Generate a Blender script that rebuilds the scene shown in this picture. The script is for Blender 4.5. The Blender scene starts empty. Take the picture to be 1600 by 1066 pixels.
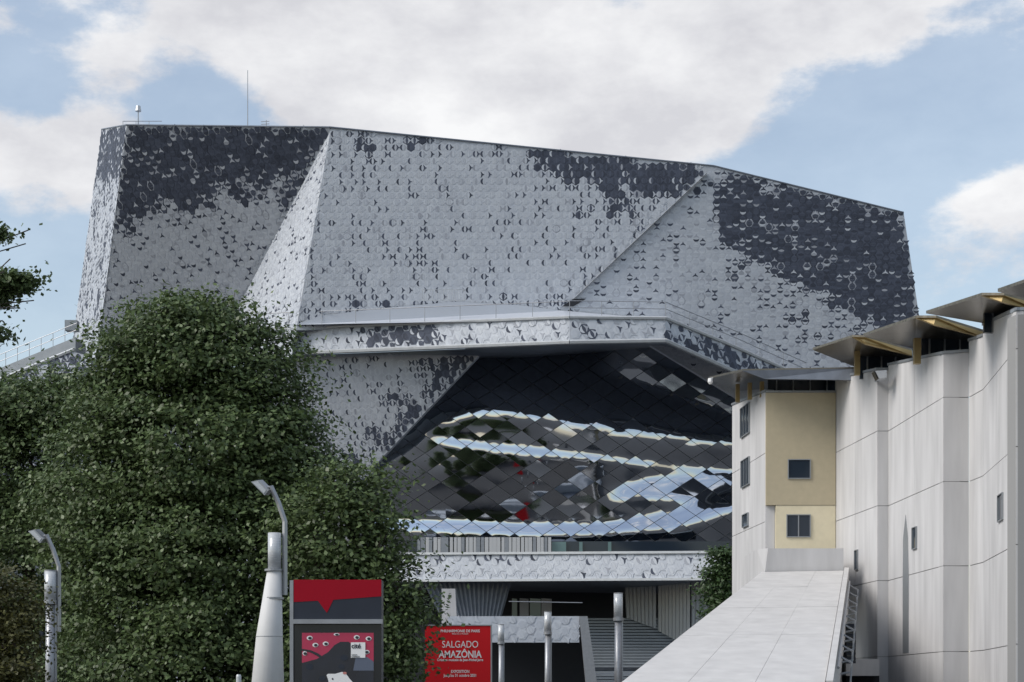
import bpy, math, random
import numpy as np
from mathutils import Vector, noise
random.seed(7); rng = np.random.default_rng(7)
S = bpy.context.scene
# ---------------- camera, sky, sun, exposure
F = 2600.0; EYE = 1.7; HOR = 1090.0          # focal length and horizon in photo pixels (1600 wide)
cam = bpy.data.objects.new('camera', bpy.data.cameras.new('camera')); S.collection.objects.link(cam)
cam.location = (0, 0, EYE); cam.rotation_euler = (math.pi/2, 0, 0)
cam.data.sensor_width = 36; cam.data.lens = 36*F/1600
cam.data.shift_y = (HOR-533)/1600; cam.data.clip_end = 9000; cam.data.clip_start = .5
S.camera = cam
SUN = Vector((-.71, -.27, .65)).normalized()
W = bpy.data.worlds.new('World'); S.world = W; W.use_nodes = True
nt = W.node_tree; N = nt.nodes; L = nt.links; N.clear()
def nd(t, **k):
    n = N.new(t)
    for a, b in k.items(): setattr(n, a, b)
    return n
sky = nd('ShaderNodeTexSky', sky_type='NISHITA', sun_disc=False)
sky.sun_elevation = math.asin(SUN.z); sky.sun_rotation = math.atan2(SUN.x, SUN.y)
sky.air_density = 1.3; sky.dust_density = .8; sky.ozone_density = 1.2
bg1 = nd('ShaderNodeBackground'); bg1.inputs[1].default_value = .15; L.new(sky.outputs[0], bg1.inputs[0])
tc = nd('ShaderNodeTexCoord')
mp = nd('ShaderNodeMapping'); mp.inputs['Scale'].default_value = (1, 1, 1.9); L.new(tc.outputs['Generated'], mp.inputs[0])
def noise_node(sc, det, off):
    m = nd('ShaderNodeMapping'); m.inputs['Location'].default_value = off; L.new(mp.outputs[0], m.inputs[0])
    n = nd('ShaderNodeTexNoise'); n.inputs['Scale'].default_value = sc; n.inputs['Detail'].default_value = det
    n.inputs['Roughness'].default_value = .6; L.new(m.outputs[0], n.inputs[0]); return n.outputs[0]
def mth(op, a, b=None):
    n = nd('ShaderNodeMath', operation=op)
    for i, v in enumerate((a, b)):
        if v is None: continue
        if isinstance(v, (int, float)): n.inputs[i].default_value = v
        else: L.new(v, n.inputs[i])
    return n.outputs[0]
cov = mth('ADD', mth('MULTIPLY', noise_node(4.5, 9, (3.1, .4, 1.7)), .6), mth('MULTIPLY', noise_node(14, 10, (0, 2, 5)), .62))
def lobe(px, py, rad, amp):       # a cloud bank (or a clear gap) in a direction of the sky
    global cov
    d = Vector(((px-800)/F, 1, (HOR-py)/F)).normalized(); d.z *= 1.9
    n = nd('ShaderNodeVectorMath', operation='DISTANCE'); L.new(mp.outputs[0], n.inputs[0]); n.inputs[1].default_value = d
    m = nd('ShaderNodeMapRange', interpolation_type='SMOOTHSTEP'); L.new(n.outputs['Value'], m.inputs[0])
    m.inputs[1].default_value = 0; m.inputs[2].default_value = rad; m.inputs[3].default_value = amp; m.inputs[4].default_value = 0
    cov = mth('ADD', cov, m.outputs[0])
for a in ((200, 60, .16, .2), (520, 70, .16, .2), (800, 110, .2, .25), (1050, 110, .18, .22), (1350, 40, .15, .18), (1560, 300, .07, .22),
          (70, 245, .09, .18), (620, 180, .1, .12), (1330, 240, .15, -.26), (335, 165, .075, -.24), (60, 430, .12, -.12), (60, 152, .045, -.14), (1000, 4, .05, -.16), (1480, 160, .07, -.12), (960, 8, .05, -.1)): lobe(*a)
ramp = nd('ShaderNodeMapRange', interpolation_type='SMOOTHSTEP'); L.new(cov, ramp.inputs[0])
ramp.inputs[1].default_value = .625; ramp.inputs[2].default_value = .76
ccol = nd('ShaderNodeMapRange'); L.new(noise_node(7, 6, (5, 5, 1)), ccol.inputs[0])
ccol.inputs[1].default_value = .38; ccol.inputs[2].default_value = .62; ccol.inputs[3].default_value = .66; ccol.inputs[4].default_value = .93
cc = nd('ShaderNodeCombineColor'); L.new(ccol.outputs[0], cc.inputs[0]); L.new(mth('MULTIPLY', ccol.outputs[0], 1.0), cc.inputs[1]); L.new(mth('ADD', mth('MULTIPLY', ccol.outputs[0], .9), .1), cc.inputs[2])
bg2 = nd('ShaderNodeBackground'); L.new(cc.outputs[0], bg2.inputs[0])
mx = nd('ShaderNodeMixShader'); L.new(mth('ADD', mth('MULTIPLY', ramp.outputs[0], .70), .27), mx.inputs[0]); L.new(bg1.outputs[0], mx.inputs[1]); L.new(bg2.outputs[0], mx.inputs[2])
wo = nd('ShaderNodeOutputWorld'); L.new(mx.outputs[0], wo.inputs[0])
sl = bpy.data.lights.new('sun', 'SUN'); sl.energy = 2.8; sl.angle = math.radians(30); sl.color = (1, .95, .88)
so = bpy.data.objects.new('sun', sl); S.collection.objects.link(so); so.rotation_euler = SUN.to_track_quat('Z', 'Y').to_euler()
S.view_settings.view_transform = 'Standard'; S.view_settings.look = 'None'; S.view_settings.exposure = .06; S.view_settings.gamma = 1

S.cycles.max_bounces = 5; S.cycles.diffuse_bounces = 2; S.cycles.glossy_bounces = 3; S.cycles.transmission_bounces = 2
# ---------------- helpers
def P(px, py, Y): return Vector(((px-800)/F*Y, Y, EYE+(HOR-py)/F*Y))
def mat(name, col, rough=.6, metal=0, var=.0, scale=2., bump=0, stretch=(1, 1, 1), island=0, dirt=0, trans=0, spec=.5):
    m = bpy.data.materials.new(name); m.use_nodes = True; t = m.node_tree; b = t.nodes['Principled BSDF']
    b.inputs['Roughness'].default_value = rough; b.inputs['Metallic'].default_value = metal
    b.inputs['Specular IOR Level'].default_value = spec
    b.inputs['Base Color'].default_value = (*col, 1)
    n = t.nodes
    co = n.new('ShaderNodeTexCoord'); mpn = n.new('ShaderNodeMapping'); mpn.inputs['Scale'].default_value = stretch
    t.links.new(co.outputs['Object'], mpn.inputs[0])
    tx = n.new('ShaderNodeTexNoise'); tx.inputs['Scale'].default_value = scale; tx.inputs['Detail'].default_value = 6; t.links.new(mpn.outputs[0], tx.inputs[0])
    val = tx.outputs[0]
    if island:
        g = n.new('ShaderNodeNewGeometry'); mm = n.new('ShaderNodeMix'); mm.data_type = 'FLOAT'; mm.inputs[0].default_value = island
        t.links.new(tx.outputs[0], mm.inputs[2]); t.links.new(g.outputs['Random Per Island'], mm.inputs[3]); val = mm.outputs[0]
    if var:
        r = n.new('ShaderNodeMapRange'); r.inputs[1].default_value = .25 if not island else .1; r.inputs[2].default_value = .75 if not island else .9
        r.inputs[3].default_value = 1-var; r.inputs[4].default_value = 1+var
        t.links.new(val, r.inputs[0])
        mu = n.new('ShaderNodeVectorMath'); mu.operation = 'SCALE'; mu.inputs[0].default_value = col; t.links.new(r.outputs[0], mu.inputs['Scale'])
        out = mu.outputs[0]
        t.links.new(out, b.inputs['Base Color'])
        r2 = n.new('ShaderNodeMapRange'); r2.inputs[3].default_value = max(.02, rough-.12); r2.inputs[4].default_value = min(1, rough+.12); t.links.new(tx.outputs[0], r2.inputs[0])
        if rough > .2: t.links.new(r2.outputs[0], b.inputs['Roughness'])
    if bump:
        bp = n.new('ShaderNodeBump'); bp.inputs['Strength'].default_value = bump; bp.inputs['Distance'].default_value = .05
        t.links.new(tx.outputs[0], bp.inputs['Height']); t.links.new(bp.outputs[0], b.inputs['Normal'])
    if trans: 
        tl = n.new('ShaderNodeBsdfTranslucent'); ms = n.new('ShaderNodeMixShader'); ms.inputs[0].default_value = trans
        if var: t.links.new(out, tl.inputs[0])
        t.links.new(b.outputs[0], ms.inputs[1]); t.links.new(tl.outputs[0], ms.inputs[2]); t.links.new(ms.outputs[0], n['Material Output'].inputs[0])
    return m
ORG = {}
def link(o, parent):
    S.collection.objects.link(o)
    if parent: o.parent = parent
def thing(name, loc, label, cat, group=None):
    o = bpy.data.objects.new(name, None); S.collection.objects.link(o); o.location = loc; o.empty_display_size = .5
    ORG[o.name] = Vector(loc); o['label'] = label; o['category'] = cat
    if group: o['group'] = group
    return o
def mesh(name, verts, faces, mats, parent=None, idx=None, smooth=False, kind=None):
    org = ORG[parent.name] if parent else Vector((0, 0, 0))
    me = bpy.data.meshes.new(name); me.from_pydata([tuple(Vector(v)-org) for v in verts], [], faces)
    for m in (mats if isinstance(mats, (list, tuple)) else [mats]): me.materials.append(m)
    if idx is not None: me.polygons.foreach_set('material_index', idx)
    if smooth: me.polygons.foreach_set('use_smooth', [len(f) == 4 for f in faces])
    me.update(); o = bpy.data.objects.new(name, me); link(o, parent); ORG[o.name] = org
    if kind: o['kind'] = kind
    return o
class MB:
    def __init__(s): s.v = []; s.f = []
    def add(s, v, f):
        k = len(s.v); s.v += [Vector(a) for a in v]; s.f += [[i+k for i in q] for q in f]; return s
    def hexa(s, b, t):            # two matching rings -> closed solid
        n = len(b); s.add(list(b)+list(t), [list(range(n))[::-1], list(range(n, 2*n))]+[[i, (i+1) % n, n+(i+1) % n, n+i] for i in range(n)]); return s
    def box(s, x0, x1, y0, y1, z0, z1): return s.hexa([(x0, y0, z0), (x1, y0, z0), (x1, y1, z0), (x0, y1, z0)], [(x0, y0, z1), (x1, y0, z1), (x1, y1, z1), (x0, y1, z1)])
    def tube(s, pts, rad, n=8):
        pts = [Vector(p) for p in pts]; rad = rad if isinstance(rad, (list, tuple)) else [rad]*len(pts); k = len(s.v)
        for i, p in enumerate(pts):
            d = (pts[min(i+1, len(pts)-1)]-pts[max(i-1, 0)]).normalized(); a = d.orthogonal().normalized() if abs(d.z) < .9 else Vector((1, 0, 0)); a = (a-d*a.dot(d)).normalized(); c = d.cross(a)
            s.v += [p+(a*math.cos(2*math.pi*j/n)+c*math.sin(2*math.pi*j/n))*rad[i] for j in range(n)]
        for i in range(len(pts)-1):
            s.f += [[k+i*n+j, k+i*n+(j+1) % n, k+(i+1)*n+(j+1) % n, k+(i+1)*n+j] for j in range(n)]
        s.f += [[k+j for j in range(n)][::-1], [k+(len(pts)-1)*n+j for j in range(n)]]; return s
    def build(s, name, m, parent=None, smooth=False, **k): return mesh(name, s.v, s.f, m, parent, smooth=smooth, **k)
def slab(pts, off): return MB().hexa(pts, [Vector(p)+Vector(off) for p in pts])   # polygon given thickness

M = dict(
 tile=[mat('tile_pale', (.54, .57, .62), .5, .1, .06, 3, island=.8), mat('tile_light', (.49, .52, .575), .5, .1, .06, 3, island=.8), mat('tile_mid', (.36, .38, .43), .5, .1, .12, 3, island=.8), mat('tile_dark', (.075, .086, .118), .55, .0, .3, 3, island=.8, spec=.2)],
 back=mat('cladding_backing', (.46, .49, .54), .7, 0, .1), trim=mat('pale_metal_trim', (.5, .52, .54), .45, .3, .08),
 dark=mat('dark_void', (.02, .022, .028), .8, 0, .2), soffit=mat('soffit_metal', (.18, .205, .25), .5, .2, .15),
 mirror=mat('polished_steel', (.60, .63, .68), .05, 1), seam=mat('steel_backing', (.30, .31, .33), .5, .5),
 conc=mat('pale_concrete', (.52, .515, .52), .85, 0, .15, .8, .03, (1.6, 1.6, .25)), conc2=mat('slope_concrete', (.53, .52, .51), .85, 0, .1, 1.2, .15), core=mat('joint_mortar', (.27, .27, .27), .9),
 ochre=mat('ochre_panel', (.45, .39, .27), .7, 0, .05, 3), cream=mat('cream_panel', (.68, .61, .44), .7, 0, .05, 3), glass=mat('dark_glass', (.02, .03, .045), .08, 0, 0), frame=mat('window_frame', (.3, .32, .34), .4, .5),
 gold=mat('gold_anodised', (.36, .27, .13), .42, .6, .15, 2), goldsoff=mat('brushed_bronze_soffit', (.17, .15, .12), .32, .8, .35, 3, .1, (.3, 3, 1)),
 grey=mat('grey_metal', (.36, .37, .38), .45, .5, .08, 4), galv=mat('galvanised', (.30, .31, .33), .42, .5, .12, 5), lens=mat('frosted_lens', (.5, .52, .54), .25, .1, .1, 6, 0, (1, 1, 5)),
 corr=mat('corrugated_metal', (.28, .30, .32), .45, .5, .08), red=mat('sign_red', (.60, .012, .018), .6, 0, .04, spec=.2), dred=mat('kiosk_red', (.30, .003, .015), .6, 0, .04, spec=.15), slate=mat('kiosk_slate', (.03, .036, .05), .5, 0, .1, spec=.2), black=mat('black_panel', (.008, .01, .014), .25),
 white=mat('white_print', (.78, .78, .78), .6), pink=mat('poster_pink', (.42, .03, .08), .35), ink=mat('poster_ink', (.018, .02, .03), .3, 0, .3), skin=mat('poster_blush', (.5, .2, .18), .5), blue=mat('poster_slate', (.10, .12, .17), .4),
 bark=mat('bark', (.06, .045, .035), .9, 0, .3, 6, .4), leaf=mat('lime_leaf', (.092, .132, .05), .45, 0, .7, 1.1, island=.4, trans=.22, spec=.35), leaf2=mat('autumn_tinged_leaf', (.085, .085, .025), .5, 0, .5, .8, island=.6, trans=.25), leaf3=mat('fresh_leaf', (.05, .09, .03), .5, 0, .5, .8, island=.6, trans=.25),
 ground=mat('plaza_paving', (.04, .04, .041), .9, 0, .2, .3), pale=mat('pale_paint', (.55, .55, .55), .6, 0, .05, 3), fin=mat('pale_fin', (.5, .5, .5), .5), teal=mat('green_glass', (.12, .2, .2), .1))

# ---------------- ground
g = mesh('ground', [(-4000, -4000, 0), (4000, -4000, 0), (4000, 6000, 0), (-4000, 6000, 0)], [[0, 1, 2, 3]], M['ground'], kind='structure')

# ================= CONCERT HALL
hall = thing('concert_hall', (0, 150, 0), 'huge angular grey concert hall clad in bird-shaped tiles with mirrored swirling base', 'concert hall')
def plane(a, b, c): n = (b-a).cross(c-a).normalized(); return (a, n)
def hit(px, py, pl):
    d = Vector(((px-800)/F, 1, (HOR-py)/F)); o = Vector((0, 0, EYE)); t = (pl[0]-o).dot(pl[1])/d.dot(pl[1]); return o+d*t
plC = plane(P(517, 200, 147.5), P(1115, 260, 147.5), P(463, 512, 150))
tA, tB = hit(517, 203, plC), hit(463, 514, plC)
plT = plane(tA, tB, P(375, 475, 161))
plB = plane(tA, hit(375, 475, plT), P(198, 196, 154))
plA = plane(hit(198, 196, plB), hit(159, 498, plB), P(159, 203, 166))
plD = plane(hit(1115, 260, plC), hit(885, 475, plC), P(1412, 333, 148.5))
TILES = []          # (area, verts, tone)
def arc(c, r, a0, a1, n): return [(c[0]+r*math.cos(a0+(a1-a0)*i/n), c[1]+r*math.sin(a0+(a1-a0)*i/n)) for i in range(n+1)]
def inside(p, poly):
    c = False; j = len(poly)-1
    for i in range(len(poly)):
        if (poly[i][1] > p[1]) != (poly[j][1] > p[1]) and p[0] < (poly[j][0]-poly[i][0])*(p[1]-poly[i][1])/(poly[j][1]-poly[i][1])+poly[i][0]: c = not c
        j = i
    return c
def sm(a, b, x): t = max(0, min(1, (x-a)/(b-a))); return t*t*(3-2*t)
HEXA = [(.577*math.cos(math.radians(30+60*k)), .577*math.sin(math.radians(30+60*k))) for k in range(6)]
CRES = [(-.08, .40), (-.28, .34), (-.42, .18), (-.47, 0), (-.42, -.18), (-.28, -.34), (-.08, -.40), (-.15, -.2), (-.18, 0), (-.15, .2)]
WING = [(.06, .43), (.25, .27), (.38, .09), (.62, .02), (.62, -.02), (.38, -.09), (.25, -.27), (.06, -.43), (.13, -.18), (.17, 0), (.13, .18)]
BODY = [(-.07, .37), (-.01, .40), (.05, .38), (.115, .18), (.155, 0), (.115, -.18), (.05, -.38), (-.01, -.40), (-.07, -.37), (-.135, -.2), (-.165, 0), (-.135, .2)]
def facet(pl, pix, field, s=.68, rot=0, stretch=1., name='cladding_wall', thick=(0, .6, 0), grow=0):
    n = pl[1]; n = n if n.y < 0 else -n
    up = Vector((0, 0, 1)); v = (up-n*up.dot(n)).normalized(); u = v.cross(n).normalized()
    if u.x < 0: u = -u
    pts = [hit(x, y, pl) for x, y in pix]; o = pts[0]
    slab(pts, thick).build(name, M['back'], hall)
    poly = [((p-o).dot(u), (p-o).dot(v)) for p in pts]
    x0, x1 = min(p[0] for p in poly), max(p[0] for p in poly); z0, z1 = min(p[1] for p in poly), max(p[1] for p in poly)
    cr, sr = math.cos(rot), math.sin(rot); R = (x1-x0+z1-z0)
    r = .455*s; h = s*math.sqrt(3)/2; m = int(R/s)+2; cx, cz = (x0+x1)/2, (z0+z1)/2
    def W2(q):  x, y = q[0]*cr-q[1]*sr, (q[0]*sr+q[1]*cr)*stretch; return (x+cx, y+cz)
    for j in range(-m, m+1):
        for i in range(-m, m+1):
            c = (i*s+(j % 2)*s/2, j*h)
            w = W2(c)
            if not (x0-1 < w[0] < x1+1 and z0-1 < w[1] < z1+1): continue
            pt = lambda L_: [(c[0]+a*s, c[1]+b*s) for a, b in L_]
            shapes = [('cell', pt(HEXA)), ('body', pt(BODY)), ('cres', pt(CRES)), ('wing', pt(WING))]
            cell_r = random.random()
            for kind, q in shapes:
                sk = 1. if kind == 'cell' else .97
                mx_, my_ = sum(a[0] for a in q)/len(q), sum(a[1] for a in q)/len(q)
                q = [(mx_+(a[0]-mx_)*sk, my_+(a[1]-my_)*sk) for a in q]
                q2 = [W2(a) for a in q]; wc = W2((mx_, my_))
                if not inside(wc, poly) or sum(inside(a, poly) for a in q2) < len(q2)*.8: continue
                wp = o+u*wc[0]+v*wc[1]
                fx, fy = 800+wp.x/wp.y*F, HOR-(wp.z-EYE)/wp.y*F            # position on the measured elevation drawing
                f = field(fx, fy)+.34*noise.noise(Vector((wc[0]*.5, wc[1]*.5, o.x)))*min(1, 3*field(fx, fy))
                pr = {'wing': min(.90, f*1.2), 'cres': min(.88, f*1.05), 'body': sm(.38, .70, f), 'cell': sm(.38, .70, f)}[kind]
                rr = cell_r if kind in ('cell', 'body') else random.random()
                if rr < pr: tone = 3 if random.random() < (.95 if f > .7 or kind in ('cell', 'body') else .75) else 2
                else: tone = 2 if random.random() < .02+.08*f else (0 if random.random() < .45 else 1)
                ta, tb = random.gauss(0, .006), random.gauss(0, .006); lift = .026 if kind == 'cell' else .036+random.random()*.006
                if kind == 'cell': ta = tb = 0
                top = [o+u*a[0]+v*a[1]+n*(lift+(a[0]-wc[0])*ta+(a[1]-wc[1])*tb) for a in q2]
                TILES.append((wp, top, n, tone))
def fA(x, y): return sm(300, 235, y)+.42
def fB(x, y):
    yb = 300-(x-200)*.16; return .95*sm(yb+95, yb-45, y)+.2+.25*sm(260, 200, x)*sm(420, 330, y)
def fT(x, y): return .2
def fC(x, y):
    top = 200+(x-517)*.1
    return .16+.24*sm(330, 230, y)*sm(760, 560, x)+.75*sm(70, 0, y-top)*sm(760, 850, x)+.34*sm(820, 960, x)*sm(430, 300, y)+.1*sm(520, 700, x)*sm(700, 560, x)+.22*sm(440, 480, y)+.12*sm(460, 420, x)
def fD(x, y):
    d = (345+(x-1090)*.60)-y
    top = 260+(x-1115)*.246
    dk = sm(-75, 45, d)*sm(1065, 1150, x+(y-330)*.1)
    return max(.97*dk-.3*sm(50, 10, y-top), .45*sm(1010, 1080, x)*sm(340, 300, y), .15+.28*sm(-160, -30, d)*sm(1020, 1150, x))
facet(plA, [(159, 203), (198, 196), (159, 500), (148, 580), (106, 590)], fA, rot=math.pi/2, stretch=1.2)
facet(plB, [(198, 196), (514, 199), (517, 203), (375, 475), (360, 505), (330, 590), (148, 590), (159, 500)], fB, rot=math.pi/2, stretch=1.35)
facet(plT, [(517, 203), (463, 514), (455, 560), (330, 562), (375, 475)], fT, rot=math.pi/2, stretch=1.2)
facet(plC, [(517, 200), (1115, 260), (885, 478), (860, 500), (463, 516)], fC)
facet(plD, [(1115, 260), (1412, 333), (1440, 520), (1445, 640), (1180, 640), (1000, 530), (860, 500), (885, 478)], fD, rot=math.pi/2)
# roof and back volume
rim = [hit(159, 203, plA), hit(198, 196, plB), hit(515, 199.5, plB), hit(1115, 260, plC), hit(1412, 333, plD)]
bk = [Vector((p.x, 205, p.z)) for p in rim]
low = [Vector((p.x, p.y, 20)) for p in (hit(106, 590, plA), hit(1445, 640, plD))]
mesh('roof', [p+Vector((0, .05, 0)) for p in rim]+bk, [[i, i+1, 6+i, 5+i] for i in range(4)], M['back'], hall)
r4 = hit(1445, 640, plD); r0 = hit(106, 590, plA)
mesh('side_wall', [rim[4], bk[4], Vector((r4.x, 205, r4.z)), r4], [[0, 1, 2, 3]], M['back'], hall)
mesh('side_wall', [rim[0], bk[0], Vector((r0.x, 205, r0.z)), r0], [[3, 2, 1, 0]], M['back'], hall)
for a, b in zip(rim[:-1], rim[1:]): MB().tube([a+Vector((0, -.03, .04)), b+Vector((0, -.03, .04))], .07, 6).build('roof_edge_trim', M['soffit'], hall)
# groove between the two big faces
ga, gb = hit(1100, 276, plC), hit(897, 468, plC); e = Vector((.45, 0, .45))
slab([ga+Vector((0, -.05, 0)), gb+Vector((0, -.05, 0)), gb+e+Vector((0, -.05, 0)), ga+e*.5+Vector((0, -.05, 0))], (0, -.35, 0)).build('groove_rail', M['grey'], hall)
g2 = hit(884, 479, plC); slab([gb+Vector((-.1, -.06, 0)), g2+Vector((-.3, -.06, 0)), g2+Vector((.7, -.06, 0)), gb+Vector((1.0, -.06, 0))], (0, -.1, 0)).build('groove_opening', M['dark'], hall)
# upper parapet band
band_t = [(400, 515.5, 153), (890, 496, 141), (1040, 497.5, 141), (1150, 543, 145), (1260, 592, 148.3)]
band_b = [(400, 554.5, 153), (890, 535, 141), (1040, 532.5, 141), (1150, 582, 145), (1260, 634, 148.3)]
fld = [lambda x, y: .22+.55*sm(90, 20, abs(x-625)), lambda x, y: .36, lambda x, y: .62, lambda x, y: .62]
for i in range(4):
    a, b, c = P(*band_t[i]), P(*band_t[i+1]), P(*band_b[i]); pl = plane(a, b, c)
    facet(pl, [band_t[i][:2], band_t[i+1][:2], band_b[i+1][:2], band_b[i][:2]], fld[i], s=.82, rot=.5, name='parapet_wall', thick=(0, .5, 0))
    for bb, th in ((band_t, .16), (band_b, .2)):
        MB().tube([P(*bb[i])+Vector((0, -.05, 0)), P(*bb[i+1])+Vector((0, -.05, 0))], th, 6).build('parapet_trim', M['trim'], hall)
# sloping terrace behind it
tf = [P(*p)+Vector((0, .4, -.1)) for p in band_t[:3]]
tb_ = [hit(x, y, plC)+Vector((0, -.12, 0)) for x, y in ((880, 486), (808, 477), (710, 472), (600, 482), (500, 494), (463, 508))]
mesh('terrace', tf+[hit(1045, 500, plD)+Vector((0, -.1, 0))]+tb_+[P(400, 506, 158)], [list(range(11))], M['tile'][1], hall)
# guard rails
def rail(pts, h, name, post=1.6, bars=(1., .5)):
    mb = MB(); pts = [Vector(p) for p in pts]
    for b in bars: mb.tube([p+Vector((0, 0, h*b)) for p in pts], .035, 5)
    mb.build('handrail' if name is None else name, M['galv'], hall)
    for a, b in zip(pts[:-1], pts[1:]):
        n = max(1, int((b-a).length/post))
        for k in range(n): q = a.lerp(b, k/n); MB().tube([q, q+Vector((0, 0, h))], .03, 5).build('rail_post', M['galv'], hall)
rail([P(400, 512, 152), P(890, 494, 141.5)], 1.25, None, 3.2, (1.,)); rail([P(890, 494, 141.5), P(1040, 496, 141.5), P(1150, 541, 145.3), P(1260, 590, 148.5)], 1.3, None, 2.2, (1., .55))
for k in range(4):      # crowd barriers on the terrace
    a = P(660+k*17, 470, 147); mb = MB().tube([a, a+Vector((.9, 0, 0)), a+Vector((.9, 0, 1)), a+Vector((0, 0, 1)), a], .03, 5)
    for j in range(1, 6): mb.tube([a+Vector((.15*j, 0, 0)), a+Vector((.15*j, 0, 1))], .015, 4)
    t = thing('crowd_barrier', a, ['leftmost', 'second from left', 'third from left', 'rightmost'][k]+' of the grey crowd barriers standing on the sloping upper terrace', 'barrier', 'crowd barriers on the terrace'); mb.build('barrier_frame', M['trim'], t)
# left access ramp with rail
ra, rb = P(-300, 698, 168), P(118, 527, 163)
MB().hexa([ra, rb, rb+Vector((0, 4, 0)), ra+Vector((0, 4, 0))], [p+Vector((0, 0, -1.9)) for p in (ra, rb, rb+Vector((0, 4, 0)), ra+Vector((0, 4, 0)))]).build('ramp_parapet', M['corr'], hall)
plR = plane(ra+Vector((0, -.3, -1.2)), rb+Vector((0, -.3, -1.2)), ra+Vector((0, -.3, -9)))
facet(plR, [(-300, 719), (112, 549), (150, 560), (150, 830), (-300, 830)], lambda x, y: .62, s=.82, rot=.5, name='ramp_wall')
MB().tube([ra+Vector((0, -.3, -1.25)), rb+Vector((0, -.3, -1.25))], .2, 6).build('ramp_trim', M['trim'], hall)
rail([ra+Vector((0, .5, 0)), rb+Vector((0, .5, 0))], 1.5, None, 1.3, (1., .55))
a = P(101, 500, 164); MB().box(a.x, a.x+1.2, 164, 165, a.z-1, a.z).build('vent_box', M['corr'], hall)
x0, x1 = P(-300, 0, 169).x, P(150, 0, 169).x; MB().box(x0, x1, 169, 173, 0, P(0, 826, 168).z).build('ramp_base', M['corr'], hall)
x0, x1 = P(150, 0, 168).x, P(1440, 0, 168).x; MB().box(x0, x1, 168, 204, 0, 33.5).build('lower_storeys', M['back'], hall)
# soffit, shaded lower wall
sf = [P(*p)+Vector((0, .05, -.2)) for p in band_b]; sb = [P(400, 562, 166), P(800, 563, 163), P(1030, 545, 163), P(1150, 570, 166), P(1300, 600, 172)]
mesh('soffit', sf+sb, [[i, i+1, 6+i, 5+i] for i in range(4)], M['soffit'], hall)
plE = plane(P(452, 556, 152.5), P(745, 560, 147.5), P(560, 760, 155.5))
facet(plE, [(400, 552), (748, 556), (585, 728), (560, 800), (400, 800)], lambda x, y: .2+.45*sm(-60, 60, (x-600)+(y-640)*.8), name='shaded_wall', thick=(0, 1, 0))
# polished steel body
TOPL = [(560, 735), (640, 700), (664, 678), (690, 660), (750, 647), (830, 652), (900, 664), (1000, 676), (1070, 686), (1200, 702)]   # shoulder of the bulge
UPL = [(930, 585), (960, 592), (1050, 622), (1200, 672)]
STK = [([(660, 684), (720, 694), (780, 701), (880, 711), (960, 719), (1050, 731), (1160, 744)], 6, .55, 662),
       ([(930, 776), (1000, 766), (1060, 762), (1100, 765), (1160, 768)], 13, .80, 940),
       ([(560, 820), (660, 821), (830, 829), (950, 827), (1050, 813), (1100, 797), (1160, 776)], 9, .82, 560)]
def slope(px, py):
    s = .20+.06*math.sin(py*.045+px*.006)
    for pts, w, A, xs in STK:
        if px < pts[0][0]: continue
        y = np.interp(px, [p[0] for p in pts], [p[1] for p in pts]); ww = w*(1+.9*sm(950, 1120, px)*(A >= .8))
        s -= (A*.52)*sm(xs-4, xs+40, px)*math.exp(-((py-y)/ww)**4)
    y = np.interp(px, [p[0] for p in TOPL], [p[1] for p in TOPL]); t = sm(y+18, y-50, py); s = s*(1-t)-.85*t
    y = np.interp(px, [p[0] for p in UPL], [p[1] for p in UPL]); t = sm(y+5, y-9, py)*sm(922, 965, px); s = s*(1-t)+.13*t
    return s
GX = np.arange(520, 1200, 5.); GY = np.arange(880, 515, -2.5); H = np.zeros((len(GX), len(GY)))
for i, x in enumerate(GX):
    acc = 0
    for j, y in enumerate(GY): H[i, j] = acc; acc += slope(x, y)*2.5/17.0
def Hs(px, py):
    a = (px-GX[0])/5; b = (GY[0]-py)/2.5; i = int(min(max(a, 0), len(GX)-2)); j = int(min(max(b, 0), len(GY)-2)); a -= i; b -= j
    return H[i, j]*(1-a)*(1-b)+H[i+1, j]*a*(1-b)+H[i, j+1]*(1-a)*b+H[i+1, j+1]*a*b
def steel(px, py, back=0): return P(px, py, 158.5-Hs(px, py)-1.5*math.sin((px-560)/600*math.pi)+back)
REG = [(740, 540), (1060, 520), (1175, 560), (1175, 862), (560, 862), (575, 700)]
d1, d2 = (23, 16), (21, -13.5); NS = 5
for i in range(-40, 60):
    for j in range(-40, 60):
        cx, cy = 860+i*d1[0]+j*d2[0], 690+i*d1[1]+j*d2[1]
        if not inside((cx, cy), REG): continue
        ta, tb, tc_ = random.gauss(0, .022), random.gauss(0, .022), random.gauss(0, .022); V = []
        for a in range(NS+1):
            for b in range(NS+1):
                p, q = (a/NS-.5)*.968, (b/NS-.5)*.968
                V.append(steel(min(1190, max(525, cx+p*d1[0]+q*d2[0])), min(876, max(520, cy+p*d1[1]+q*d2[1])), ta*p*2+tb*q*2+tc_*(p*p+q*q)*2))
        mesh('steel_panel', V, [[a*(NS+1)+b, (a+1)*(NS+1)+b, (a+1)*(NS+1)+b+1, a*(NS+1)+b+1] for a in range(NS) for b in range(NS)], M['mirror'], hall, smooth=True)
gx = list(range(540, 1200, 20)); gy = list(range(876, 519, -14))
mesh('steel_backing', [steel(x, y, .2) for x in gx for y in gy], [[i*len(gy)+j, (i+1)*len(gy)+j, (i+1)*len(gy)+j+1, i*len(gy)+j+1] for i in range(len(gx)-1) for j in range(len(gy)-1) if inside((gx[i]+10, gy[j]-7), REG)], M['seam'], hall)
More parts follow.
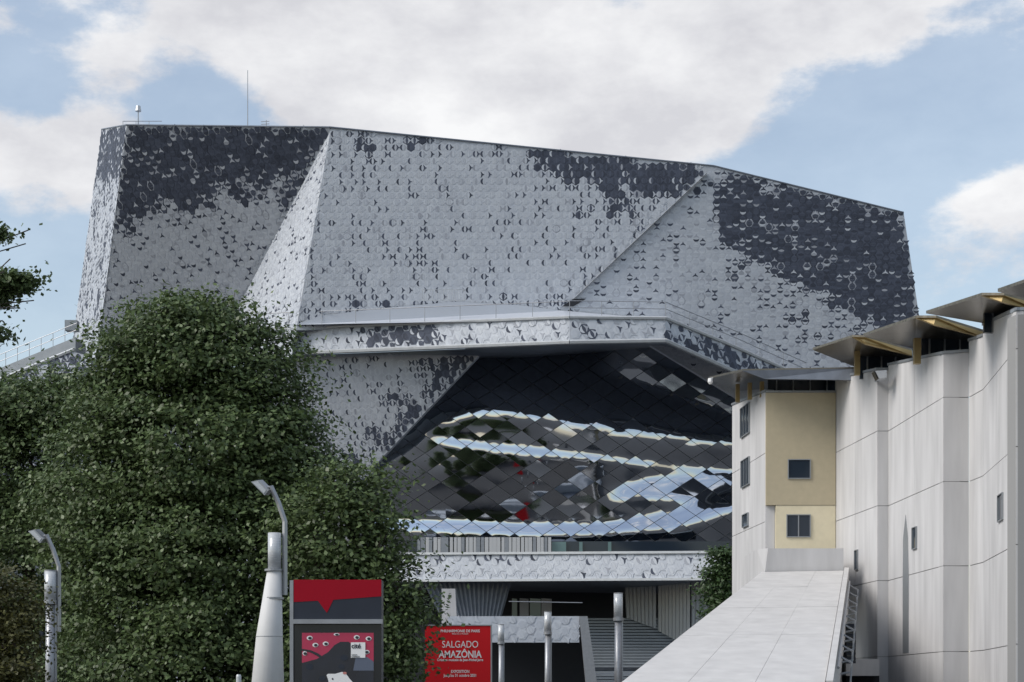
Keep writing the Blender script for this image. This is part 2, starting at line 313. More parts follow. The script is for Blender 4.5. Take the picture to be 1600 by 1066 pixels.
# lower balcony band
lb_t, lb_b = [(600, 866, 147), (1140, 863, 136)], [(600, 908, 147), (1140, 905, 136)]
pl = plane(P(*lb_t[0]), P(*lb_t[1]), P(*lb_b[0]))
facet(pl, [(600, 866), (1140, 863), (1140, 905), (600, 908)], lambda x, y: .06+.22*sm(885, 862, y), s=.82, rot=.5, name='balcony_wall')
for b in (lb_t, lb_b): slab([P(*b[0])+Vector((0, -.2, -.09)), P(*b[1])+Vector((0, -.2, -.09)), P(*b[1])+Vector((0, .3, -.09)), P(*b[0])+Vector((0, .3, -.09))], (0, 0, .2)).build('balcony_trim', M['trim'], hall)
a, b = P(600, 907, 147), P(1140, 904, 136); a.y += .65; b.y += .65
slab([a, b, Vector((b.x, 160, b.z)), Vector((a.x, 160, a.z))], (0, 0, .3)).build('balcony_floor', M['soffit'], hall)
for k in range(34):
    x = 655+k*6.2+random.uniform(-1, 1); q = P(x, 864, 149.5); w = random.uniform(.12, .2)
    MB().box(q.x-w, q.x+w, 149.5, 149.8, q.z-.6, q.z+1.4).build('glazing_fin', M['fin'] if random.random() < .7 else M['galv'], hall)
q0, q1 = P(640, 870, 150.1), P(1140, 846, 150.1); MB().box(q0.x, q1.x, 150.1, 150.5, q0.z, q1.z).build('glazing', M['glass'], hall)
for x in (862, 905, 950): q = P(x, 866, 149.9); MB().box(q.x, q.x+(1.3 if x == 862 else .3), 149.9, 150.05, q.z, q.z+1.1).build('glass_pane', M['teal'], hall)
# undercroft
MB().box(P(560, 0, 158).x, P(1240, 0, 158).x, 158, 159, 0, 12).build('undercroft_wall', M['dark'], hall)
def corrugated(pa, pb, pc, pd, n, m=M['corr'], name='corrugated_wall'):  # pa-pb top, pd-pc bottom, ribs run top to bottom
    V, Fc = [], []
    nrm = (pb-pa).cross(pd-pa).normalized(); nrm = nrm if nrm.y < 0 else -nrm
    for k in range(2*n+1):
        t = k/(2*n); o = nrm*(.12 if k % 2 else 0); V += [pa.lerp(pb, t)+o, pd.lerp(pc, t)+o]
    mesh(name, V, [[2*k, 2*k+1, 2*k+3, 2*k+2] for k in range(2*n)], m, hall)
corrugated(P(660, 908, 147), P(800, 908, 147), P(783, 966, 147), P(690, 966, 147), 18, M['soffit'])
corrugated(P(975, 904, 150), P(1025, 904, 147), P(1025, 982, 147), P(978, 965, 150), 8)
corrugated(P(1028, 904, 146.8), P(1078, 904, 142), P(1078, 1012, 142), P(1028, 985, 146.8), 9)
corrugated(P(1080, 904, 142), P(1122, 904, 140), P(1112, 1020, 140), P(1080, 1012, 142), 6)
for x, w in ((800, 8), (812, 14), (828, 17), (846, 16)): slab([P(x, 935, 152), P(x+w, 936, 152), P(x+w, 964, 152), P(x, 964, 152)], (0, .1, 0)).build('glass_door', M['fin' if w in (14, 16) else 'teal'], hall)
pl = plane(P(700, 963, 136), P(905, 963, 136), P(700, 1005, 136))
facet(pl, [(700, 963), (905, 963), (905, 1004), (700, 1004)], lambda x, y: .02, s=.82, rot=.5, name='stair_balustrade')
slab([P(905, 963, 135.8), P(918, 963, 135.8), P(934, 1075, 135.8), P(916, 1075, 135.8)], (0, .6, 0)).build('stair_stringer', M['galv'], hall)
for k in range(26):
    y = 966+k*4.6; Y = 150-k*.55
    if k == 17: continue
    slab([P(913+k*.5, y, Y), P(1060, y, Y), P(1060, y+3.4, Y), P(913+k*.5, y+3.4, Y)], (0, .5, 0)).build('stair_tread', M['corr'], hall)
slab([P(912, 966, 151.5), P(1060, 966, 151.5), P(1060, 1090, 137), P(925, 1090, 137)], (0, .5, 0)).build('stair_core', M['soffit'], hall)
slab([P(690, 920, 137), P(711, 920, 137), P(714, 976, 137), P(690, 976, 137)], (0, 2, 0)).build('white_pier', M['conc'], hall)
MB().tube([P(795, 940, 138), P(910, 942, 138)], .04, 5).build('handrail', M['galv'], hall)
# roof gear
for (x, y, y1, r, label, nm) in ((387, 197, 110, .05, 'tall thin whip antenna standing on the hall roof', 'whip_antenna'), (216, 197, 174, .08, 'short mast with small sensor head above roof railing', 'sensor_mast'), (416, 200, 188, .06, 'small aerial on the hall roof right of the whip antenna', 'roof_aerial')):
    p = P(x, y, 160); q = P(x, y1, 160); t = thing(nm, p, label, 'antenna'); p.z -= .5
    MB().tube([p, q], [r, r*.6], 6).build('mast', M['grey'], t)
    if nm == 'sensor_mast': MB().tube([q, q+Vector((0, 0, .5))], [.3, .22], 8).build('sensor_head', M['trim'], t)
    if nm == 'roof_aerial':
        for dz in (-.15, -.4): MB().tube([q+Vector((-.5, 0, dz)), q+Vector((.3, 0, dz+.05))], .04, 5).build('crossbar', M['grey'], t)
rail([P(192, 197, 158), P(253, 197, 158)], .45, 'roof_rail', 1.2, (1.,))
# split tiles: the most visible 300 singly, the rest as one cladding mesh
def solid(top, n):
    k = len(top); bot = [p-n*.03 for p in top]; return top+bot, [list(range(k))]+[[i, k+i, k+(i+1) % k, (i+1) % k] for i in range(k)]
def flip(top, n):
    a = sum(((top[i]-top[0]).cross(top[(i+1) % len(top)]-top[0]) for i in range(len(top))), Vector((0, 0, 0))); return top if a.dot(n) > 0 else top[::-1]
def vis(t):
    wp = t[0]; fx, fy = 800+wp.x/wp.y*F, HOR-(wp.z-EYE)/wp.y*F; big = (wp.y < 142 and 430 < fx < 1130 and fy < 1060)
    ar = sum(((t[1][i]-wp).cross(t[1][(i+1) % len(t[1])]-wp)).length for i in range(len(t[1])))
    return -(ar if big and not (fx < 700 and fy > 800) else ar*.01)
TILES.sort(key=vis)
for wp, top, n, tone in TILES[:300]:
    v, f = solid(flip(top, n), n); mesh('bird_tile', v, f, M['tile'][tone], hall)
VV, FF, II = [], [], []
for wp, top, n, tone in TILES[300:]:
    v, f = solid(flip(top, n), n); k = len(VV); VV += v; FF += [[i+k for i in q] for q in f]; II += [tone]*len(f)
mesh('bird_tile_cladding', VV, FF, M['tile'], hall, idx=II, kind='stuff')
print('tiles', len(TILES))

# ================= WHITE STEPPED BUILDING
cons = thing('stepped_building', (22, 85, 0), 'white stepped concrete building with gold winged roofs at right of the photo', 'building')
plan = [(1144, 106), (1196, 97), (1305, 97), (1371, 89), (1388, 89.02), (1474, 79), (1514, 79.03), (1536, 77), (1588, 68), (1720, 68.6)]
PT = [Vector(((x-800)/F*y, y, 0)) for x, y in plan]
tops = [(18.6, 17.8), (17.8, 17.8), (18.55, 17.5), (17.5, 17.5), (17.75, 16.3), (16.3, 16.4), (16.9, 16.7), (17.2, 15.8), (15.8, 15.8)]
JO = [2.2, 6.27, 10.27, 14.27]
class Face:
    def __init__(s, a, b): s.a, s.b = a, b; s.d = (b-a).normalized(); s.n = Vector((s.d.y, -s.d.x, 0)); s.n = s.n if (s.n.x < 0 or s.n.y < -.9) else -s.n; s.l = (b-a).length
    def px(s, px, py):       # point of the face behind a measured image point
        k = (px-800)/F; t = (k*s.a.y-s.a.x)/(s.d.x-k*s.d.y); p = s.a+s.d*t; return t, EYE+(HOR-py)/F*p.y
    def block(s, t0, t1, z0, z1, o0, o1, z0b=None, z1b=None):
        z0b = z0 if z0b is None else z0b; z1b = z1 if z1b is None else z1b; p = lambda t, z, o: s.a+s.d*t+s.n*o+Vector((0, 0, z))
        return MB().hexa([p(t0, z0, o0), p(t1, z0b, o0), p(t1, z1b, o0), p(t0, z1, o0)], [p(t0, z0, o1), p(t1, z0b, o1), p(t1, z1b, o1), p(t0, z1, o1)])
    def win(s, x0, x1, y0, y1, bars=0, rec=.06, fr=.05):
        t0, z1 = s.px(x0, y0); t1, _ = s.px(x1, y0); _, z0 = s.px(x0, y1); w = s.block(t0, t1, z0, z1, .0, rec).build('window', M['glass'], cons)
        for q in ((t0-fr, t0, z0-fr, z1+fr), (t1, t1+fr, z0-fr, z1+fr), (t0, t1, z1, z1+fr), (t0, t1, z0-fr, z0)): s.block(*q, -.02, rec+.06).build('window_frame', M['frame'], w)
        for k in range(bars): t = t0+(t1-t0)*(k+1)/(bars+1); s.block(t-.03, t+.03, z0, z1, rec+.002, rec+.04).build('window_bar', M['frame'], w)
FC = [Face(PT[i], PT[i+1]) for i in range(9)]
core = [p+Vector((.12, .12, 0)) for p in PT]
for i, f in enumerate(FC):
    ta, tb2 = tops[i]; ta += EYE; tb2 += EYE
    if i == 1: continue
    zz = [0]+[j+EYE for j in JO]
    for k, z in enumerate(zz):
        last = k == len(zz)-1; z1a, z1b = (ta, tb2) if last else (zz[k+1]-.035, zz[k+1]-.035)
        nsp = 1 if f.l < 4 else 2
        for q in range(nsp):
            t0, t1 = f.l*q/nsp, f.l*(q+1)/nsp; za = z1a+(z1b-z1a)*q/nsp; zb = z1a+(z1b-z1a)*(q+1)/nsp
            f.block(t0+.008, t1-.008, z+.0, za, -.3, random.uniform(0, .006), None, zb).build('concrete_panel', M['conc'], cons)
    f.block(0, f.l, 0, ta-.15, -.8, -.06, None, tb2-.15).build('wall_core', M['core'], cons)
    f.block(-.02, f.l+.02, ta+.01, ta+.14, -.5, .06, tb2+.01, tb2+.14).build('coping', M['frame'], cons)
f = FC[1]
_, zt = f.px(1200, 615); _, zm = f.px(1200, 790); _, zb = f.px(1200, 872)
f.block(0, f.l-.02, zm, zt, -.5, .25).build('ochre_wall', M['ochre'], cons)
t0, _ = f.px(1211, 800); f.block(t0, f.l-.02, zb, zm-.02, -.5, .22).build('cream_wall', M['cream'], cons)
f.block(0, t0-.02, 0, zm-.02, -.5, .02).build('concrete_panel', M['conc'], cons)
f.block(0, f.l, zt+.01, zt+.12, -.6, .3).build('coping', M['frame'], cons)
f.win(1231, 1264, 720, 748, 0, .27); f.win(1229, 1264, 806, 839, 1, .24)
FC[0].win(1159, 1172, 640, 684, 2); FC[0].win(1160, 1172, 722, 762, 2); FC[0].win(1162, 1170, 806, 824, 0)
FC[4].win(1427, 1433, 826, 858, 0, .03, .04); FC[2].win(1337, 1341, 861, 890, 0, .03, .04); FC[7].win(1561, 1568, 776, 815, 0, .03, .04)
t0, z1 = FC[4].px(1411, 806); t1, z0 = FC[4].px(1420, 1020)   # tall pointed slit
pp = lambda t, z, o: FC[4].a+FC[4].d*t+FC[4].n*o+Vector((0, 0, z))
sh = [(t0, z0), (t1, z0), (t1, z1-3.2), (t1-.12, z1-1.2), ((t0+t1)/2, z1), (t0+.06, z1-1.2), (t0, z1-3.2)]
MB().hexa([pp(t, z, -.02) for t, z in sh], [pp(t, z, .02) for t, z in sh]).build('slit_window', M['frame'], cons)
# curved parapet and lower side
v = [P(1183, 858, 92), P(1200, 857, 91), P(1318, 857, 91)]; w = [P(1183, 925, 92), P(1195, 897, 91), P(1318, 897, 91)]
MB().hexa([v[0], v[1], v[2], v[2]+Vector((0, 5, 0)), v[0]+Vector((0, 5, 0))], [w[0], w[1], w[2], w[2]+Vector((0, 5, 0)), w[0]+Vector((0, 5, 0))]).build('parapet', M['conc'], cons)
# winged roofs
def roof(front, back, th, fasc, fm='gold', sm_='goldsoff'):
    fr, bk_ = [P(*p) for p in front], [P(*p) for p in back]; K2, K = bk_
    mb = MB(); mb.hexa([fr[0], fr[1], K], [p+Vector((0, 0, .12)) for p in (fr[0], fr[1], K)])
    mb.hexa([fr[1], fr[2], K2, K], [p+Vector((0, 0, .12)) for p in (fr[1], fr[2], K2, K)])
    if len(fr) > 3: mb.hexa([fr[2], fr[3], K2], [p+Vector((0, 0, .12)) for p in (fr[2], fr[3], K2)])
    r = mb.build('winged_roof', M[sm_], cons)
    a = [P(*p) for p in fasc]; slab(a, (0, .15, 0)).build('roof_fascia', M[fm], r)
def post(x, y0, y1, Y, w=4.): a, b = P(x-w, y1, Y), P(x+w, y0, Y); MB().box(a.x, b.x, Y, Y+.3, a.z, b.z).build('roof_post', M['gold'], cons)
def clere(x0, x1, y0, y1, Y):
    a, b = P(x0, y1, Y), P(x1, y0, Y); c = MB().box(a.x, b.x, Y, Y+.2, a.z, b.z).build('clerestory', M['glass'], cons)
    for k in range(4): x = a.x+(b.x-a.x)*(k+.5)/4; MB().box(x-.04, x+.04, Y-.08, Y-.005, a.z, b.z).build('mullion', M['frame'], c)
roof([(1108, 592, 100), (1160, 580, 95), (1335, 577, 94)], [(1335, 600, 100), (1150, 611, 106)], .1, [(1160, 579, 94.8), (1335, 576, 93.8), (1335, 594, 93.8), (1195, 592, 94.8)], 'soffit')
clere(1200, 1305, 594, 616, 99); post(1153, 600, 628, 101, 3); post(1172, 598, 624, 99, 3); post(1191, 596, 620, 98, 3)
roof([(1270, 547, 90), (1332, 527, 86.8), (1352, 527.5, 86.5), (1425, 549, 87)], [(1428, 572, 94), (1335, 573, 94.5)], .1, [(1332, 526.5, 86.6), (1352, 527, 86.4), (1425, 548.5, 86.8), (1425, 556, 86.8), (1352, 538, 86.4)])
clere(1344, 1432, 545, 592, 91.5); post(1340, 548, 586, 90)
roof([(1349, 525, 82), (1431, 497, 78), (1463, 497, 77.5), (1536, 519, 78)], [(1538, 548, 86), (1430, 545, 86)], .1, [(1431, 496.5, 77.8), (1463, 496.5, 77.3), (1536, 518.5, 77.8), (1536, 527, 77.8), (1460, 508, 77.3)])
clere(1440, 1535, 520, 572, 83); post(1434, 528, 568, 81.5, 5)
roof([(1447, 490, 73), (1534, 462, 69.5), (1569, 462, 69), (1640, 480, 69.5)], [(1640, 505, 77), (1535, 505, 77)], .1, [(1534, 461.5, 69.3), (1569, 461.5, 68.8), (1640, 479.5, 69.3), (1640, 492, 69.3), (1566, 472, 68.8)])
roof([(1559, 456, 63), (1640, 428, 60), (1700, 428, 60)], [(1700, 470, 67), (1620, 470, 67)], .1, [(1640, 427.5, 59.8), (1700, 427.5, 59.8), (1700, 440, 59.8), (1640, 440, 59.8)])
clere(1538, 1640, 485, 520, 74)
# sloped concrete wedge
Vw = [P(1190, 896, 90.9), P(1318, 894, 90.9), P(1288, 1075, 57), P(960, 1078, 57)]
MB().hexa(Vw, [Vector((p.x, p.y, -.2)) for p in Vw]).build('sloped_core', M['core'], cons)
def lerp4(s, t): return (Vw[0].lerp(Vw[1], s)).lerp(Vw[3].lerp(Vw[2], s), t)
nrm = Vector((0, -.25, .96))
sp = [0, .33, .66, 1.0]; tp = [0, .2, .42, .66, 1.0]
for i in range(3):
    for j in range(4):
        g_ = .0007; q = [lerp4(sp[i]+g_, tp[j]+g_), lerp4(sp[i+1]-g_, tp[j]+g_), lerp4(sp[i+1]-g_, tp[j+1]-g_), lerp4(sp[i]+g_, tp[j+1]-g_)]
        MB().hexa([p+nrm*.01 for p in q], [p+nrm*random.uniform(.075, .085) for p in q]).build('slope_panel', M['conc2'], cons)
e0, e1 = Vw[1], Vw[2]
slab([e0+Vector((.05, 0, .25)), e1+Vector((.05, 0, .25)), e1+Vector((.05, 0, -1.8)), e0+Vector((.05, 0, -1.8))], (.25, 0, 0)).build('slope_side', M['conc2'], cons)
for k in range(9):
    q = e0.lerp(e1, .18+k*.08)+Vector((.35, 0, .1)); MB().tube([q, q+Vector((.5, 0, -.3)), q+Vector((.45, 0, -1.1)), q+Vector((.02, 0, -1.2))], .05, 5).build('side_bracket', M['galv'], cons)
MB().tube([e0.lerp(e1, .15)+Vector((.4, 0, .1)), e0.lerp(e1, .9)+Vector((.4, 0, .1))], .06, 5).build('side_rail', M['galv'], cons)
q = P(1329, 1030, 80); acu = thing('cooling_unit', q, 'black slatted cooling unit beside the white concrete slope', 'cooling unit')
MB().box(q.x-.2, q.x+.25, 80, 80.8, q.z-.2, q.z+1.7).build('casing', M['slate'], acu)
for k in range(8): MB().box(q.x-.19, q.x+.24, 79.95, 79.99, q.z-.1+k*.22, q.z-.02+k*.22).build('slat', M['black'], acu)
a, b = P(1322, 1056, 86), P(1374, 1030, 86); MB().box(a.x, b.x, 86, 88, a.z, b.z).build('lintel', M['conc'], cons)
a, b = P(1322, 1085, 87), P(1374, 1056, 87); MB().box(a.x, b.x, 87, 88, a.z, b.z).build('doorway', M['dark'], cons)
q = P(1376, 586, 87.5); fl = thing('wall_floodlight', q, 'black and white floodlight mounted high on the white concrete wall', 'floodlight')
MB().hexa([q+Vector(a) for a in ((-.35, -.3, .15), (.25, -.3, .2), (.25, .3, .2), (-.35, .3, .15))], [q+Vector(a) for a in ((-.15, -.3, -.25), (.25, -.3, -.2), (.25, .3, -.2), (-.15, .3, -.25))]).build('housing', M['trim'], fl)
slab([q+Vector(a) for a in ((-.38, -.32, .15), (-.17, -.32, -.27), (-.17, .3, -.27), (-.38, .3, .15))], (-.04, 0, 0)).build('lamp_glass', M['black'], fl)
MB().box(q.x, q.x+.1, q.y+.3, q.y+1.5, q.z-.1, q.z+.05).build('bracket', M['galv'], fl)
q = P(1110, 594, 99.5); cm = thing('security_camera', q, 'small white dome camera hanging from the tip of the lowest winged roof', 'camera')
MB().tube([q+Vector((0, 0, .1)), q+Vector((0, 0, -.12)), q+Vector((0, 0, -.25))], [.14, .16, .08], 8).build('dome', M['white'], cm); MB().tube([q+Vector((0, 0, .08)), P(1150, 585, 99)], .05, 5).build('arm', M['galv'], cm)

# ================= STREET FURNITURE
def ring(mb, c, r, h, n=14): return mb.tube([c, c+Vector((0, 0, h))], r, n)
def lamp(px, ptop, Y, label, r=.2):
    b = P(px, ptop, Y); t = thing('lamp_post', (b.x, Y, 0), label, 'lamp post', 'plaza lamp posts'); H_ = b.z
    MB().tube([(b.x, Y, 0), (b.x, Y, H_-1.3)], [r, r*.85], 16).build('pole', M['galv'], t, True)
    MB().tube([(b.x, Y, H_-1.3), (b.x, Y, H_-1.15)], r*1.25, 16).build('collar', M['galv'], t)
    MB().tube([(b.x, Y, H_-1.15), (b.x, Y, H_)], r*1.08, 16).build('lens', M['lens'], t, True)
    MB().tube([(b.x, Y, H_+.002), (b.x, Y, H_+.05)], r*1.1, 16).build('cap', M['galv'], t)
    MB().box(b.x+r*.8, b.x+r*1.15, Y-.04, Y+.04, 0, H_-1.3).build('cable_duct', M['grey'], t)
    return t, b
def arm(t, x, Y, z, s, wide):
    pts = [(x, Y, z-2.6*s), (x, Y, z), (x-.22*s, Y, z+.65*s), (x-.5*s, Y, z+1.25*s)]
    MB().tube(pts, .09*s, 4).build('arm', M['grey'], t)
    h = Vector((x-.55*s, Y, z+1.1*s)); w = lambda a, y: h+Vector((a[0]*s, y*s, a[1]*s))
    q = [(-.62, .28), (-.36, .34), (.0, -.02), (-.14, -.2)]
    hd = MB().hexa([w(a, -.2) for a in q], [w((a[0]+.1, a[1]+.06), .2) for a in q]).build('floodlight', M['grey'], t)
    q = [(-.56, .25), (-.38, .29), (-.08, -.02), (-.16, -.13)]
    MB().hexa([w(a, -.225) for a in q], [w(a, -.203) for a in q]).build('lamp_glass', M['lens'], hd)
    MB().tube([w((-.05, .1), 0), w((.12, .12), 0)], .05*s, 6).build('hinge', M['grey'], t)
lamp(966, 928, 80, 'tall grey lamp post standing nearest the white concrete slope'); lamp(856, 957, 98, 'middle grey lamp post in front of the stair balustrade'); lamp(783, 977, 115, 'shortest grey lamp post immediately right of the red exhibition sign')
t, b = lamp(79, 893, 66, 'grey lamp post with floodlight arm at far left before the trees', .22); arm(t, b.x+.33, 66, b.z+.2, 1.0, 1)
q = P(67, 1000, 66); MB().box(q.x-.12, q.x+.02, 65.9, 66.2, q.z-.35, q.z+.35).build('control_box', M['slate'], t)
Y = 50; b = P(429, 833, Y); t = thing('conical_lamp_post', (b.x, Y, 0), 'large pale conical lamp post with floodlight arm left of the kiosk', 'lamp post')
zs = [0, P(0, 995, Y).z, P(0, 985, Y).z, P(0, 890, Y).z]; xs = [P(420, 0, Y).x-.02*0, P(421, 0, Y).x, P(421, 0, Y).x, P(429, 0, Y).x]
MB().tube([(xs[0]-.1, Y, 0), (xs[1], Y, zs[1]), (xs[3], Y, zs[3])], [.62, .40, .215], 24).build('cone_shaft', M['pale'], t, True)
MB().tube([(xs[1], Y, zs[1]-.012), (xs[1], Y, zs[1]+.012)], .406, 24).build('seam_ring', M['galv'], t)
MB().tube([(b.x, Y, zs[3]), (b.x, Y, b.z)], .2, 18).build('lens', M['lens'], t, True)
for z in (zs[3]-.05, zs[3]-.9): MB().tube([(b.x-.03, Y, z), (b.x-.03, Y, z+.06)], .27 if z > zs[3]-.5 else .31, 18).build('clamp_ring', M['galv'], t)
arm(t, b.x+.31, Y, P(0, 815, Y).z, .85, 1)
q = P(373, 1054, 45); t = thing('bollard', (q.x, 45, 0), 'small pale bollard top left of the conical lamp post', 'bollard'); MB().tube([(q.x, 45, 0), (q.x, 45, q.z-.05), (q.x, 45, q.z)], [.07, .07, .05], 10).build('post', M['trim'], t)
# kiosk
Y = 32; k0, k1 = P(453, 905, Y), P(597, 1066, Y); kio = thing('poster_kiosk', ((k0.x+k1.x)/2, Y, 0), 'dark advertising kiosk with red header and pink poster by the conical lamp post', 'kiosk')
def kb(x0, x1, y0, y1, d0, d1, name, m, par=kio):
    a, b = P(x0, y1, Y), P(x1, y0, Y); return MB().box(a.x, b.x, Y+d0, Y+d1, max(0, a.z), b.z).build(name, M[m], par)
kb(459, 596, 906, 1250, .02, .5, 'body', 'slate'); kb(453, 458.6, 907, 1250, -.03, .55, 'side_post', 'galv')
kb(459, 596, 906, 970, -.02, .015, 'header_panel', 'slate'); kb(459, 598, 968, 975, -.09, .015, 'ledge', 'galv')
def kpoly(pts, d, name, m, par, th=.004): return slab([P(x, y, Y)+Vector((0, d, 0)) for x, y in pts], (0, th, 0)).build(name, M[m], par)
kpoly([(459, 906), (596, 906), (596, 932), (521, 937.5), (511, 958), (497, 939), (459, 941)], -.026, 'red_emblem', 'dred', kio)
kb(460, 596, 976, 1250, -.012, .015, 'display_case', 'black'); post_ = kb(472, 584, 989, 1250, -.02, -.013, 'poster', 'pink')
def disc(x, y, rx, ry, d, name, m, par): return kpoly([(x+rx*math.cos(a*math.pi/8), y-ry*math.sin(a*math.pi/8)) for a in range(16)], d, name, m, par)
for x, y in ((484, 997), (493, 1008), (509, 1006), (526, 991.5), (557.5, 996), (576, 998), (573, 1019), (476.5, 1021)):
    disc(x, y, 4.6 if x != 476.5 else 3.5, 3.4 if y > 992 else 2, -.026, 'eye_white', 'white', post_); disc(x+.6, y+.3, 2.8, 2.2 if y > 992 else 1.4, -.031, 'iris', 'ink', post_)
kpoly([(472, 1036), (495, 1030), (513, 1019), (523, 1008), (532, 1003), (545, 1003), (556, 1012), (566, 1027), (584, 1036), (584, 1120), (472, 1120)], -.0235, 'dark_figure', 'ink', post_)
for x, y, r in ((484, 1042, 6), (538, 1028, 6), (504, 1060, 5), (534, 1042, 5)): disc(x, y, r, r*.8, -.029, 'knob', 'slate', post_)
kpoly([(556, 1027), (574, 1027), (584, 1034), (584, 1048), (552, 1048)], -.0265, 'grey_panel', 'blue', post_)
kpoly([(472, 1014), (485, 1016), (497, 1021), (505, 1027), (502, 1029), (494, 1024), (484, 1019), (472, 1017)], -.0275, 'cable', 'ink', post_)
kpoly([(510.5, 1055), (513, 1053), (524, 1053), (535, 1050), (541, 1053), (546, 1060), (553, 1068), (553, 1100), (520, 1100), (513, 1062)], -.034, 'white_animal', 'white', post_); disc(539, 1052, 3, 2, -.039, 'ear', 'skin', post_); disc(520, 1061, 1.2, 1.6, -.039, 'dark_eye', 'ink', post_)
kpoly([(548.5, 1004), (571, 1004), (571, 1028), (548.5, 1028)], -.034, 'logo_square', 'white', post_)
def text(s, px, py, hpx, Y, d, m, par, align='CENTER', sx=1., bold=0):
    c = bpy.data.curves.new('text', 'FONT'); c.body = s; c.align_x = align; c.size = hpx/F*Y*1.38; c.extrude = .003; c.offset = bold
    o = bpy.data.objects.new('text', c); S.collection.objects.link(o); dg = bpy.context.evaluated_depsgraph_get()
    me = bpy.data.meshes.new_from_object(o.evaluated_get(dg)); bpy.data.objects.remove(o); bpy.data.curves.remove(c)
    p = P(px, py, Y)+Vector((0, d, 0)); org = ORG[par.name]
    for v in me.vertices: v.co = Vector((v.co.x*sx, -v.co.z, v.co.y))+p-org
    me.materials.clear(); me.materials.append(M[m]); r = bpy.data.objects.new('lettering', me); link(r, par); ORG[r.name] = org; return r
text('cité', 549.3, 1013, 7.6, Y, -.04, 'ink', post_, 'LEFT', .95, .002); text('sciences', 549.3, 1024, 2, Y, -.04, 'ink', post_, 'LEFT'); text('et industrie', 549.3, 1027, 2, Y, -.04, 'ink', post_, 'LEFT')
# exhibition sign
Y = 88; sg = thing('exhibition_sign', (P(719, 0, Y).x, Y, 0), 'bright red exhibition sign with white lettering at right edge of the trees', 'sign')
a, b = P(664, 1150, Y), P(766.5, 978, Y); MB().box(a.x, b.x, Y, Y+.25, .3, b.z).build('panel', M['red'], sg)
MB().box(b.x+.003, b.x+.08, Y-.03, Y+.28, 0, b.z+.06).build('frame', M['grey'], sg); MB().box(a.x, b.x+.002, Y-.03, Y+.28, b.z+.003, b.z+.06).build('frame', M['grey'], sg)
for s, y, h, sx, bo in (('PHILHARMONIE DE PARIS', 988, 4.2, .93, .004), ('MUSÉE DE LA MUSIQUE', 991.5, 2, .9, 0), ('SALGADO', 1012, 11, .82, 0), ('AMAZÔNIA', 1027.5, 11, .83, .012), ('Création musicale de Jean-Michel Jarre', 1033, 4, .83, .004), ('EXPOSITION', 1051.5, 4.6, .8, .004), ("Jusqu'au 31 octobre 2021", 1057.5, 4.4, .82, .004)):
    text(s, 719, y, h, Y, -.006, 'white', sg, 'CENTER', sx, bo)

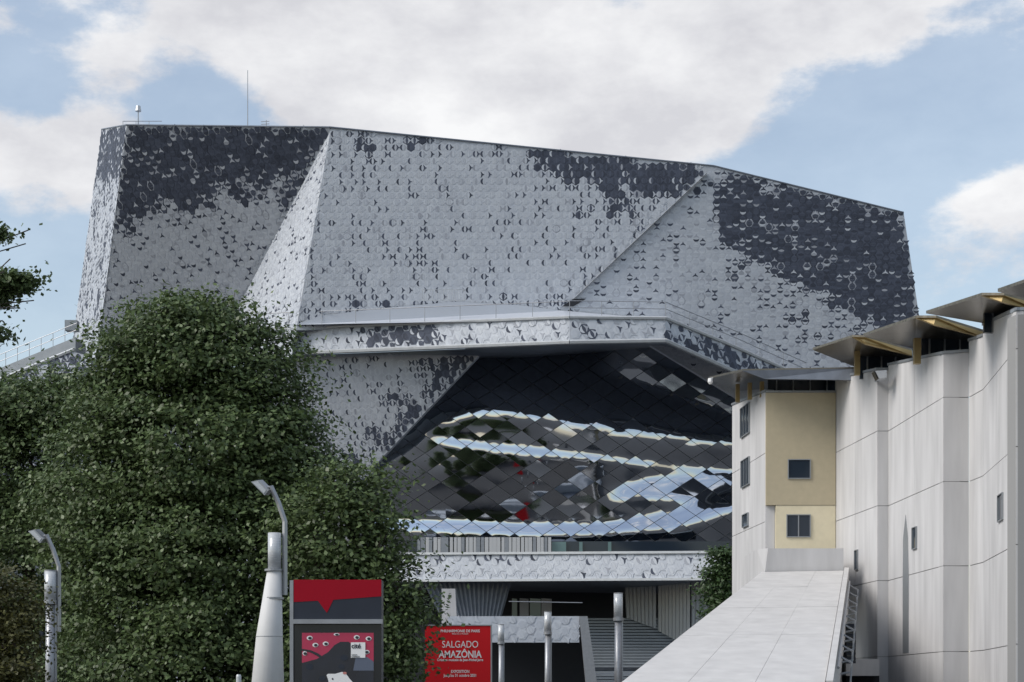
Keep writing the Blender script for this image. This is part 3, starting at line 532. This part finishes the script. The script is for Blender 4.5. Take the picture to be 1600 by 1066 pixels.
# ================= TREES
def tree(name, base, lobes, Y, label, m='leaf', leaf=.18, dens=1., group='trees before the hall', trunk=.35, crs=1.):
    bx = P(base, 0, Y).x; t = thing(name, (bx, Y, 0), label, 'tree', group); sc = Y/F
    tr = MB(); cs = [P(l[0], l[1], Y) for l in lobes]; hub = Vector((bx, Y, max(2.5, min(c.z for c in cs)*.8)))
    tr.tube([(bx, Y, 0), (bx+.05, Y, hub.z*.5), hub], [trunk, trunk*.8, trunk*.65], 10)
    for c in cs:
        mid = hub.lerp(c, .5)+Vector((random.uniform(-.4, .4), random.uniform(-.4, .4), .3)); tr.tube([hub, mid, c], [trunk*.45, trunk*.28, min(.05, trunk*.2)], 7)
        for k in range(4): e = c+Vector((random.gauss(0, 1), random.gauss(0, 1), random.gauss(.3, .8))).normalized()*(min(60, .8*(c-hub).length/sc, .8*70)*sc); tr.tube([mid.lerp(c, .4), mid.lerp(e, .6)+Vector((0, 0, .2)), e], [trunk*.28, trunk*.16, .012], 5)
    tr.build('trunk', M['bark'], t, True)
    PC, NC = [], []
    for l in lobes:
        rx, rz = l[2]*sc, l[3]*sc; ry = l[4]*sc if len(l) > 4 else rx*.9; c = np.array(P(l[0], l[1], Y))
        ncl = max(6, int(dens*.78*4*math.pi*((rx*rz+rx*ry+ry*rz)/3)))
        d = rng.normal(size=(ncl, 3)); d /= np.linalg.norm(d, axis=1)[:, None]; d[:, 1] = np.where(rng.random(ncl) < .35, -np.abs(d[:, 1]), d[:, 1])
        rad = .25+.80*rng.random(ncl)**.5
        PC.append(c+d*rad[:, None]*[rx, ry, rz]); NC.append(d)
    PC = np.concatenate(PC); NC = np.concatenate(NC); k = 135
    cr = crs*(.42+.40*rng.random(len(PC))); pos = np.repeat(PC, k, 0)+rng.normal(size=(len(PC)*k, 3))*np.repeat(cr, k)[:, None]*[1.1, 1.1, .42]
    pos[:, 2] = np.maximum(pos[:, 2], .3)
    nn = np.repeat(NC, k, 0)*.5+[0, -.15, .7]+rng.normal(size=pos.shape)*.55; nn /= np.linalg.norm(nn, axis=1)[:, None]
    a = np.cross(nn, rng.normal(size=pos.shape)); a /= np.linalg.norm(a, axis=1)[:, None]; b = np.cross(nn, a)
    L_ = leaf*(.65+.7*rng.random(len(pos)))[:, None]; n = len(pos)
    v = np.stack([pos-a*L_*.6, pos+b*L_*.4-nn*L_*.1, pos+a*L_*.65-nn*L_*.12, pos-b*L_*.4-nn*L_*.1], 1).reshape(-1, 3)-np.array((bx, Y, 0))
    me = bpy.data.meshes.new('crown'); me.vertices.add(4*n); me.vertices.foreach_set('co', v.ravel()); me.loops.add(4*n); me.loops.foreach_set('vertex_index', np.arange(4*n))
    me.polygons.add(n); me.polygons.foreach_set('loop_start', np.arange(n)*4); me.polygons.foreach_set('loop_total', np.full(n, 4)); me.materials.append(M[m]); me.update(calc_edges=True)
    o = bpy.data.objects.new('crown', me); link(o, t); ORG[o.name] = Vector((bx, Y, 0)); return n
n = tree('lime_tree', 300, [(300, 560, 130, 90), (215, 620, 95, 100), (390, 610, 95, 110), (310, 720, 190, 160), (430, 760, 90, 150), (180, 800, 130, 170), (330, 900, 220, 170), (300, 1030, 250, 130), (290, 500, 60, 34), (345, 500, 50, 34)], 76, 'tallest dark green lime tree, its dome rising in front of the hall')
n += tree('lime_tree', 40, [(90, 640, 75, 62), (10, 650, 90, 65), (50, 740, 120, 120), (40, 880, 140, 150), (60, 1020, 150, 110)], 84, 'lower dark green lime tree below the access ramp at far left')
n += tree('lime_tree', 570, [(560, 770, 55, 62), (520, 850, 75, 110), (590, 850, 40, 80), (585, 950, 66, 95), (555, 1010, 85, 90), (632, 945, 26, 40), (618, 1030, 34, 60)], 70, 'dark green lime tree overlapping the left edge of the red sign')
n += tree('young_tree', 5, [(0, 940, 48, 70), (15, 1010, 48, 70), (-20, 1060, 70, 60)], 56, 'low yellowish green tree at the bottom left corner', 'leaf2', .12, 2.4, crs=.6)
n += tree('roadside_tree', -260, [(-25, 440, 36, 22), (12, 446, 20, 12), (30, 440, 12, 7), (-8, 466, 22, 12), (-14, 520, 18, 14), (-12, 365, 10, 6), (-200, 440, 130, 100)], 32, 'near tree whose leafy branch tips enter at the left edge against the sky', 'leaf', .085, 5., trunk=.07, crs=.28)
n += tree('young_tree', 1130, [(1132, 875, 14, 28), (1128, 915, 20, 34), (1130, 960, 22, 30)], 112, 'small fresh green tree between the balcony band and the white building', 'leaf3', .2, 3., trunk=.12, crs=.7)
print('leaves', n)
